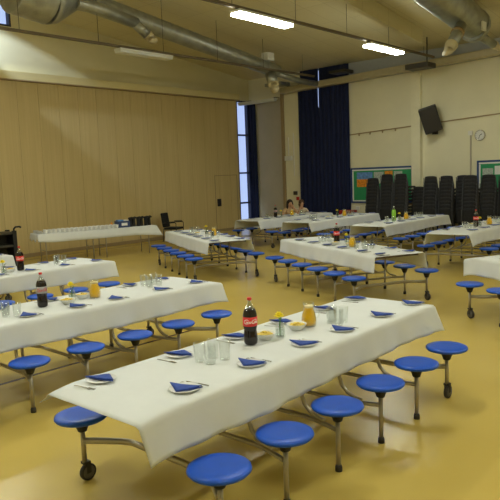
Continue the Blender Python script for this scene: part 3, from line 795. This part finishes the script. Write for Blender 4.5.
    for gi, G in ((0, G1), (1, G2)):
        for k, pos in enumerate(G):
            P = W(*pos)
            if in_view(P): place('glass', make_glass, P, 0, 'clear glass tumbler in the cluster toward the %s end of %s' % ((T['end'] if gi == 0 else {'left': 'right', 'far': 'near'}[T['end']]), desc), 'glass', 'tumblers, %s end of the %s' % ((T['end'] if gi == 0 else {'left': 'right', 'far': 'near'}[T['end']]), desc))

# ------------------------------------------------------------------ serving tables with cups by the partition
SA = radians(-17); sc_, ss_ = cos(SA), sin(SA); SO = (8.10, 13.98)
def SW(lx, ly, z): return (SO[0] + sc_*lx - ss_*ly, SO[1] + ss_*lx + sc_*ly, z)
def make_serving():
    o = empty('serving_table', (0, 0, 0))
    MB(M['laminate']).box((0, 0, .695), (1.5, .68, .725)).build('tabletop', o, bevel=.004)
    for x in (.16, 1.34):
        for y in (.06, .62): MB(M['steel']).tube([(x, y, 0.0), (x, y, .695)], .014, 8).build('leg', o)
        MB(M['steel']).tube([(x, .06, .3), (x, .62, .3)], .01, 8).build('leg_brace', o)
    return o
place('serving', make_serving, SW(0.0, 0, 0), SA, 'folding serving table under the left half of the row of white cups', 'table', 'serving tables by the partition')
place('serving', make_serving, SW(1.52, 0, 0), SA, 'folding serving table under the black flasks and the crate', 'table', 'serving tables by the partition')
mb = MB(M['cloth']); nx = 90; L = 3.06
vs = []; prof = [(1, 1), (1, .5), (1, .08), (0, 0), (0, .5), (0, 1)] 
P2 = [('n', 1), ('n', .66), ('n', .33), ('n', .06), ('t', 0), ('t', .25), ('t', .5), ('t', .75), ('t', 1), ('f', .1), ('f', .5), ('f', 1)]
for i in range(nx+1):
    x = -.05 + (L+.06)*i/nx
    for sd_, t in P2:
        if sd_ == 't': y = -.01 + .70*t; z = .728
        elif sd_ == 'n':
            e1 = max(0, 1-(L-x)/.7); e0 = max(0, 1-x/.35)
            y = -.015 - .04*t - .012*t*sin(5*x) - .25*t*e1*e1*.4; z = .728 - t*(.21 + .05*e1*e1 - .03*e0) ; 
        else: y = .695 + .02*t; z = .728 - .18*t
        vs.append((x + (.10*t*max(0, 1-(L-x)/.5) if sd_ == 'n' else 0), y, z))
n = len(P2); mb.add(vs, [(i*n+j, (i+1)*n+j, (i+1)*n+j+1, i*n+j+1) for i in range(nx) for j in range(n-1)], True)
# left end fall
vs = []
for i in range(9):
    for j in range(5): vs.append((-.05 - .03*j/4, -.015 + .71*i/8, .728 - (.16 + .03*sin(4*i/8*3))*j/4))
mb.add(vs, [(i*5+j, (i+1)*5+j, (i+1)*5+j+1, i*5+j+1) for i in range(8) for j in range(4)], True)
o = mb.build('tablecloth', loc=SW(0, 0, 0), rz=SA); sd = o.modifiers.new('S', 'SOLIDIFY'); sd.thickness = .002; sd.offset = 1
tag(o, 'white cloth over the serving tables by the wooden partition', 'tablecloth')
def make_cup():
    o = empty('cup', (0, 0, 0))
    MB(M['china']).lathe([(0, 0), (.030, 0), (.034, .006), (.043, .085), (.045, .093), (.042, .093), (.031, .010), (0, .008)], 16).build('cup_body', o)
    MB(M['china']).tube([(.041, 0, .078), (.062, 0, .072), (.062, 0, .036), (.036, 0, .027)], .005, 6).build('handle', o)
    return o
for row, (yy, rn_) in enumerate(((.10, 'front'), (.26, 'back'))):
    for k in range(17):
        place('cup', make_cup, SW(.20 + .113*k, yy + .0, .7305), SA + .5 + random.uniform(-.2, .2), 'white cup, %s from the left in the %s row on the serving table' % (ORD[k], rn_), 'cup', 'white cups on the serving table')
def make_saucers():
    mb = MB(M['china']); 
    return mb
for k in range(4):
    for j in range(5):
        place('saucer', lambda: MB(M['china']).lathe([(0, 0), (.035, 0), (.068, .010), (.070, .013), (.035, .005), (0, .004)], 18).build('saucer'),
              SW(.04 + (k % 2)*.02, .10 + .16*k, .7305 + j*.0135), 0, 'white saucer, %s up in the %s stack from the front, serving table left end' % (ORD[j], ORD[k]), 'saucer', 'stacked saucers on the serving table')
o = empty('storage_crate', SW(2.20, .22, .7305), SA)
cr = MB(M['crate_blue']); cr.box((-.17, -.12, 0), (.17, .12, .02)); cr.box((-.17, -.12, .02), (-.155, .12, .17)); cr.box((.155, -.12, .02), (.17, .12, .17)); cr.box((-.155, -.12, .02), (.155, -.105, .17)); cr.box((-.155, .105, .02), (.155, .12, .17)); cr.build('crate_body', o)
MB(M['label_white']).box((-.06, -.123, .05), (.10, -.1205, .12)).build('paper_label', o)
MB(M['sky_pic']).box((-.14, -.10, .02), (.0, .10, .20)).build('carton', o); MB(M['label_white']).box((.02, -.10, .02), (.14, .10, .19)).build('carton', o)
tag(o, 'dark blue crate with white cartons between the cups and the black flasks', 'crate')
tag(MB(M['orange']).lathe([(0, 0), (.03, 0), (.032, .01), (.032, .09), (.014, .12), (.014, .14), (0, .14)], 16).build('squash_bottle', loc=SW(1.98, .42, .7305)), 'small orange bottle behind the last cups on the serving table', 'bottle')
def make_flask():
    o = empty('pump_flask', (0, 0, 0))
    MB(M['black_plastic']).lathe([(0, 0), (.055, 0), (.058, .01), (.05, .05), (.046, .17), (.055, .2), (0, .2)], 18).build('flask_body', o)
    MB(M['black_plastic']).lathe([(0, .2), (.06, .2), (.062, .22), (.05, .24), (0, .25)], 18).build('lid', o)
    MB(M['black_plastic']).tube([(0, 0, .235), (-.06, -.02, .25), (-.105, -.03, .235), (-.12, -.03, .215)], .014, 8).build('spout', o)
    MB(M['black_plastic']).tube([(.05, 0, .2), (.10, 0, .22), (.11, 0, .14), (.05, 0, .07)], .01, 8).build('handle', o)
    return o
for k in range(6):
    place('flask', make_flask, SW(2.44 + .108*k, .24 + .05*(k % 2), .7305), SA + 1.57, 'black pump flask, %s from the left at the right end of the serving table' % ORD[k], 'flask', 'black pump flasks on the serving table')

# ------------------------------------------------------------------ chairs
def make_stack_chair():
    o = empty('stacking_chair', (0, 0, 0))     # back toward -X, front toward +X
    bk = MB(M['chair_fabric']); vs = []; n = 8; m = 6
    for side in (0, 1):
        for j in range(m+1):
            t = j/m; w = (.205 - .035*t*t) ; z = .40 + .45*t
            for i in range(n+1):
                u = -1 + 2*i/n; vs.append((-.24 - .06*t + .02*u*u + side*.022, u*w, z - (.02*abs(u)**3 if j == m else 0)))
    N = (n+1)*(m+1)
    fs = [(j*(n+1)+i, j*(n+1)+i+1, (j+1)*(n+1)+i+1, (j+1)*(n+1)+i) for j in range(m) for i in range(n)]
    fs += [tuple(N+q for q in reversed(f)) for f in fs]
    for j in range(m): 
        for i in (0, n): a = j*(n+1)+i; fs.append((a, a+n+1, N+a+n+1, N+a))
    for i in range(n):
        for j in (0, m): a = j*(n+1)+i; fs.append((a, a+1, N+a+1, N+a))
    bk.add(vs, fs, True); bk.build('backrest', o)
    MB(M['chair_fabric']).box((-.22, -.22, .425), (.22, .22, .475)).build('seat', o, bevel=.02)
    for sy in (-1, 1):
        MB(M['chair_tube']).tube([(.20, sy*.20, .425), (.245, sy*.235, 0)], .011, 8).build('leg', o)
        MB(M['chair_tube']).tube([(-.30, sy*.19, .80), (-.235, sy*.21, .42), (-.27, sy*.235, 0)], .011, 8).build('leg', o)
    return o
stacks = [ (9.97, 17.15, 10, 'leftmost stack under the noticeboard'), (9.49, 17.15, 11, 'middle stack under the noticeboard'), (9.02, 17.12, 11, 'stack just left of the pilaster'),
           (8.16, 17.15, 10, 'first stack right of the pilaster'), (7.69, 17.15, 10, 'second stack right of the pilaster'), (7.27, 17.3, 10, 'third stack right of the pilaster'), (6.94, 16.98, 10, 'fourth stack right of the pilaster'),
           (6.49, 17.1, 10, 'fifth stack right of the pilaster'), (6.02, 17.1, 10, 'sixth stack right of the pilaster'),
           (8.62, 17.5, 7, 'low stack in front of the pilaster'), (7.92, 17.62, 7, 'low rear stack right of the pilaster'), (6.72, 17.62, 8, 'low rear stack below the clock')]
for y, x, n, nm in stacks:
    for k in range(n):
        lb = 'black padded chair, %s from bottom, %s' % (ORD[k], nm)
        if k == n-1: lb = 'black padded chair, topmost, ' + nm
        place('schair', make_stack_chair, (x + k*.012, y - (.06 if y < 8.5 else 0), k*.0985), random.uniform(-.02, .02), lb, 'chair', 'stacked black chairs')
# lone armchair by the partition
o = empty('armchair', (13.35, 15.0, 0), radians(-70)); o.scale = (.92, .92, .92)
MB(M['chair_fabric']).box((-.24, -.25, .40), (.26, .25, .47)).build('seat', o, bevel=.02)
bk = MB(M['chair_fabric']); bk.box((-.03, -.23, 0), (.03, .23, .50), M4=Matrix.Translation((-.27, 0, .47)) @ Matrix.Rotation(-.15, 4, 'Y')); bk.build('backrest', o, bevel=.03)
for sy in (-1, 1):
    MB(M['chair_tube']).tube([(.24, sy*.26, 0), (.24, sy*.27, .62), (.18, sy*.27, .64), (-.27, sy*.27, .62)], .014, 8).build('arm_frame', o)
    MB(M['chair_tube']).tube([(-.28, sy*.26, 0), (-.24, sy*.26, .45)], .014, 8).build('leg', o)
    MB(M['black_plastic']).box((-.1, sy*.27-.025, .65), (.2, sy*.27+.025, .675)).build('armrest', o, bevel=.008)
tag(o, 'black padded armchair standing at the right end of the serving table', 'chair')
# black trolley at the left edge
o = empty('shelf_trolley', (6.98, 14.35, 0), radians(-8))
for x in (-.62, .56):
    for y in (-.22, .22): MB(M['black_plastic']).box((x-.045, y-.04, .06), (x+.045, y+.04, .88)).build('post', o)
for z in (.14, .50, .80): MB(M['dark_metal']).box((-.60, -.24, z), (.55, .24, z+.05)).build('shelf', o)
MB(M['dark_metal']).box((-.60, .20, .18), (.55, .215, .80)).build('back_panel', o)
MB(M['black_plastic']).box((.52, -.18, .15), (.54, .18, .80)).build('end_panel', o)
MB(M['black_plastic']).tube([(.56, -.22, .86), (.56, -.22, .92), (.60, -.22, .96), (.70, -.22, .965), (.73, -.22, .94)], .022, 10).build('handle', o)
for x in (-.62, .56):
    for y in (-.22, .22): MB(M['rubber']).lathe([(0, -.015), (.03, -.015), (.03, .015), (0, .015)], 14, (x, y, .031), M4=Matrix.Rotation(pi/2, 4, 'X')).build('caster_wheel', o)
tag(o, 'black shelf trolley with a curled handle at the left edge by the partition', 'trolley')

# ------------------------------------------------------------------ the two seated people
def skin_body(name, verts, edges, radii, m, parent=None, sub=2, root=0):
    me = bpy.data.meshes.new(name); bm = bmesh.new(); lay = bm.verts.layers.skin.verify()
    bv = [bm.verts.new(v) for v in verts]
    for a, b in edges: bm.edges.new((bv[a], bv[b]))
    for i, v in enumerate(bv):
        r = radii[i]; v[lay].radius = (r, r) if not isinstance(r, tuple) else r; v[lay].use_root = (i == root)
    bm.to_mesh(me); bm.free(); me.materials.append(m)
    o = bpy.data.objects.new(name, me); COL.objects.link(o); o.parent = parent
    sk = o.modifiers.new('Skin', 'SKIN'); sk.use_smooth_shade = True; sb = o.modifiers.new('Sub', 'SUBSURF'); sb.levels = sub; sb.render_levels = sub
    return o
def person(loc, rz, scale, label, shirt, hairm, mirror, long_hair):
    """sitting, leaning on the table, one hand raised to the mouth.  Faces local -Y."""
    o = empty('person', loc, rz); o.scale = (scale,)*3; s = -1 if mirror else 1
    def X(p): return (p[0]*s, p[1], p[2])
    V = [(0, .02, .55), (0, .0, .68), (0, -.05, .84), (0, -.09, .96), (0, -.12, 1.04), (0, -.155, 1.10), (0, -.165, 1.17), (0, -.155, 1.235)]
    r = [(.15, .11), (.125, .095), (.14, .10), (.10, .075), .05, (.062, .072), (.073, .088), (.058, .07)]
    E_ = [(0, 1), (1, 2), (2, 3), (3, 4), (4, 5), (5, 6), (6, 7)]
    def ch(start, pts):
        a = start
        for p, q in pts: V.append(X(p)); r.append(q); E_.append((a, len(V)-1)); a = len(V)-1
        return a
    # nose, raised arm, resting arm, legs
    ch(6, [((0, -.245, 1.155), .014), ((0, -.262, 1.145), .010)])
    w1 = ch(3, [((.17, -.08, .94), .055), ((.235, -.20, .80), .042), ((.22, -.33, .745+.04), .036), ((.13, -.31, .95), .027), ((.06, -.275, 1.05), .024)])
    w2 = ch(3, [((-.17, -.08, .94), .055), ((-.25, -.17, .80), .042), ((-.22, -.32, .775+.01), .036), ((-.06, -.42, .785), .026), ((.02, -.45, .785), .022)])
    for sx in (-1, 1):
        ch(0, [((sx*.10, -.02, .53), .085), ((sx*.13, -.40, .53), .062), ((sx*.13, -.42, .28), .050), ((sx*.12, -.36, .09), .036), ((sx*.12, -.47, .04), .034), ((sx*.12, -.53, .03), .024)])
    # fingers
    def hand(root, base, d, up):
        d = Vector(X(d)).normalized() if False else Vector(d).normalized(); up = Vector(up); side = d.cross(up).normalized()
        for k, L_ in enumerate((.060, .070, .066, .052)):
            b = Vector(base) + side*(k-1.5)*.018
            ch(root, [(tuple(b + d*.03), .0095), (tuple(b + d*(.03+L_*.5) - up*.008), .0085), (tuple(b + d*(.03+L_*.85) - up*.028), .007)])
        b = Vector(base) - side*.03
        ch(root, [(tuple(b - d*.01), .011), (tuple(b + d*.03 - up*.012), .009)])
    hand(w1, (.055, -.272, 1.06), (-.45, .1, .85), (.2, -.9, .1))
    hand(w2, (.03, -.452, .785), (.95, -.2, 0), (0, 0, 1))
    skin_body('body', V, E_, r, M['skin'], o)
    # shirt around torso and upper arms
    Vs = [(0, .02, .56), (0, .0, .68), (0, -.05, .84), (0, -.085, .955), (0, -.10, .985)]
    rs = [(.165, .125), (.14, .11), (.155, .115), (.11, .088), .06]
    Es = [(0, 1), (1, 2), (2, 3), (3, 4)]
    for sx in (-1, 1):
        Vs.append((sx*.17, -.08, .94)); rs.append(.068); Es.append((3, len(Vs)-1)); Vs.append((sx*.225, -.16, .84)); rs.append(.056); Es.append((len(Vs)-2, len(Vs)-1))
    skin_body('shirt', Vs, Es, rs, M[shirt], o)
    Vt = [(0, .02, .53)]; rt = [(.16, .12)]; Et = []
    for sx in (-1, 1):
        b0 = len(Vt); Vt += [(sx*.10, -.02, .535), (sx*.13, -.40, .535), (sx*.13, -.42, .28), (sx*.12, -.37, .12)]; rt += [.10, .074, .062, .052]
        Et += [(0, b0), (b0, b0+1), (b0+1, b0+2), (b0+2, b0+3)]
    skin_body('trousers', Vt, Et, rt, M['trousers'], o)
    h = MB(M[hairm]); h.ell((0, -.135, 1.205), (.092, .098, .090), 20, 12)
    h.ell((0, -.085, 1.13), (.088, .062, .11), 16, 10)
    if long_hair:
        h.ell((.088, -.13, 1.10), (.028, .05, .13), 12, 8); h.ell((-.088, -.13, 1.10), (.028, .05, .13), 12, 8)
        h.ell((.072, -.10, 1.06), (.035, .055, .14), 12, 8); h.ell((-.072, -.10, 1.06), (.035, .055, .14), 12, 8); h.ell((0, -.05, 1.02), (.09, .05, .14), 14, 8)
    else:
        h.ell((0, -.04, 1.14), (.05, .05, .05), 12, 8)
    h.build('hair', o)
    for sx in (-1, 1):
        MB(M['eye_white']).ell((sx*.028, -.236, 1.175), (.011, .008, .007), 10, 6).build('eye', o)
        MB(M['hair']).ell((sx*.028, -.2435, 1.175), (.0055, .004, .0055), 8, 6).build('iris', o)
        MB(M[hairm]).ell((sx*.029, -.240, 1.195), (.017, .006, .003), 8, 5).build('eyebrow', o)
        MB(M['skin']).ell((sx*.078, -.15, 1.165), (.010, .018, .028), 10, 6).build('ear', o)
    MB(M['lips']).ell((0, -.242, 1.118), (.020, .008, .006), 10, 6).build('mouth', o)
    tag(o, label, 'person', 'people at the farthest table')
PA = radians(-2)
def fp(k, dy=.0):   # far side stool k of the farthest table
    lx = (k-2.5)*SP; ly = RW + dy; return (14.4 + cos(PA)*lx - sin(PA)*ly, 11.28 + sin(PA)*lx + cos(PA)*ly, 0)
person((*fp(4)[:2], -.03), radians(-35), .95, 'person with long dark hair in a tan top, hand raised to the mouth', 'shirt_tan', 'hair', False, True)
person((*fp(5)[:2], -.03), radians(-35), .92, 'person with brown tied hair in a pale top, leaning on one hand', 'shirt_pale', 'hair_brown', True, False)

# ------------------------------------------------------------------ daylight patch through a high window out of the photo, and the exposure
sd = bpy.data.lights.new('daylight_spot', 'SPOT'); sd.energy = 800; sd.color = (.62, .76, 1.0); sd.spot_size = radians(22); sd.spot_blend = .12; sd.shadow_soft_size = .15
so = bpy.data.objects.new('daylight_spot', sd); COL.objects.link(so); so.location = (6.4, 15.1, 6.72)
so.rotation_euler = (Vector((9.0, 15.62, 5.10)) - so.location).to_track_quat('-Z', 'Y').to_euler()
w = bpy.data.worlds.new('world'); SC.world = w; w.use_nodes = True
w.node_tree.nodes['Background'].inputs[0].default_value = (.5, .6, .8, 1); w.node_tree.nodes['Background'].inputs[1].default_value = .3
vs_ = SC.view_settings; vs_.view_transform = 'Standard'; vs_.look = 'None'; vs_.gamma = 1; vs_.exposure = .82; vs_.use_curve_mapping = False
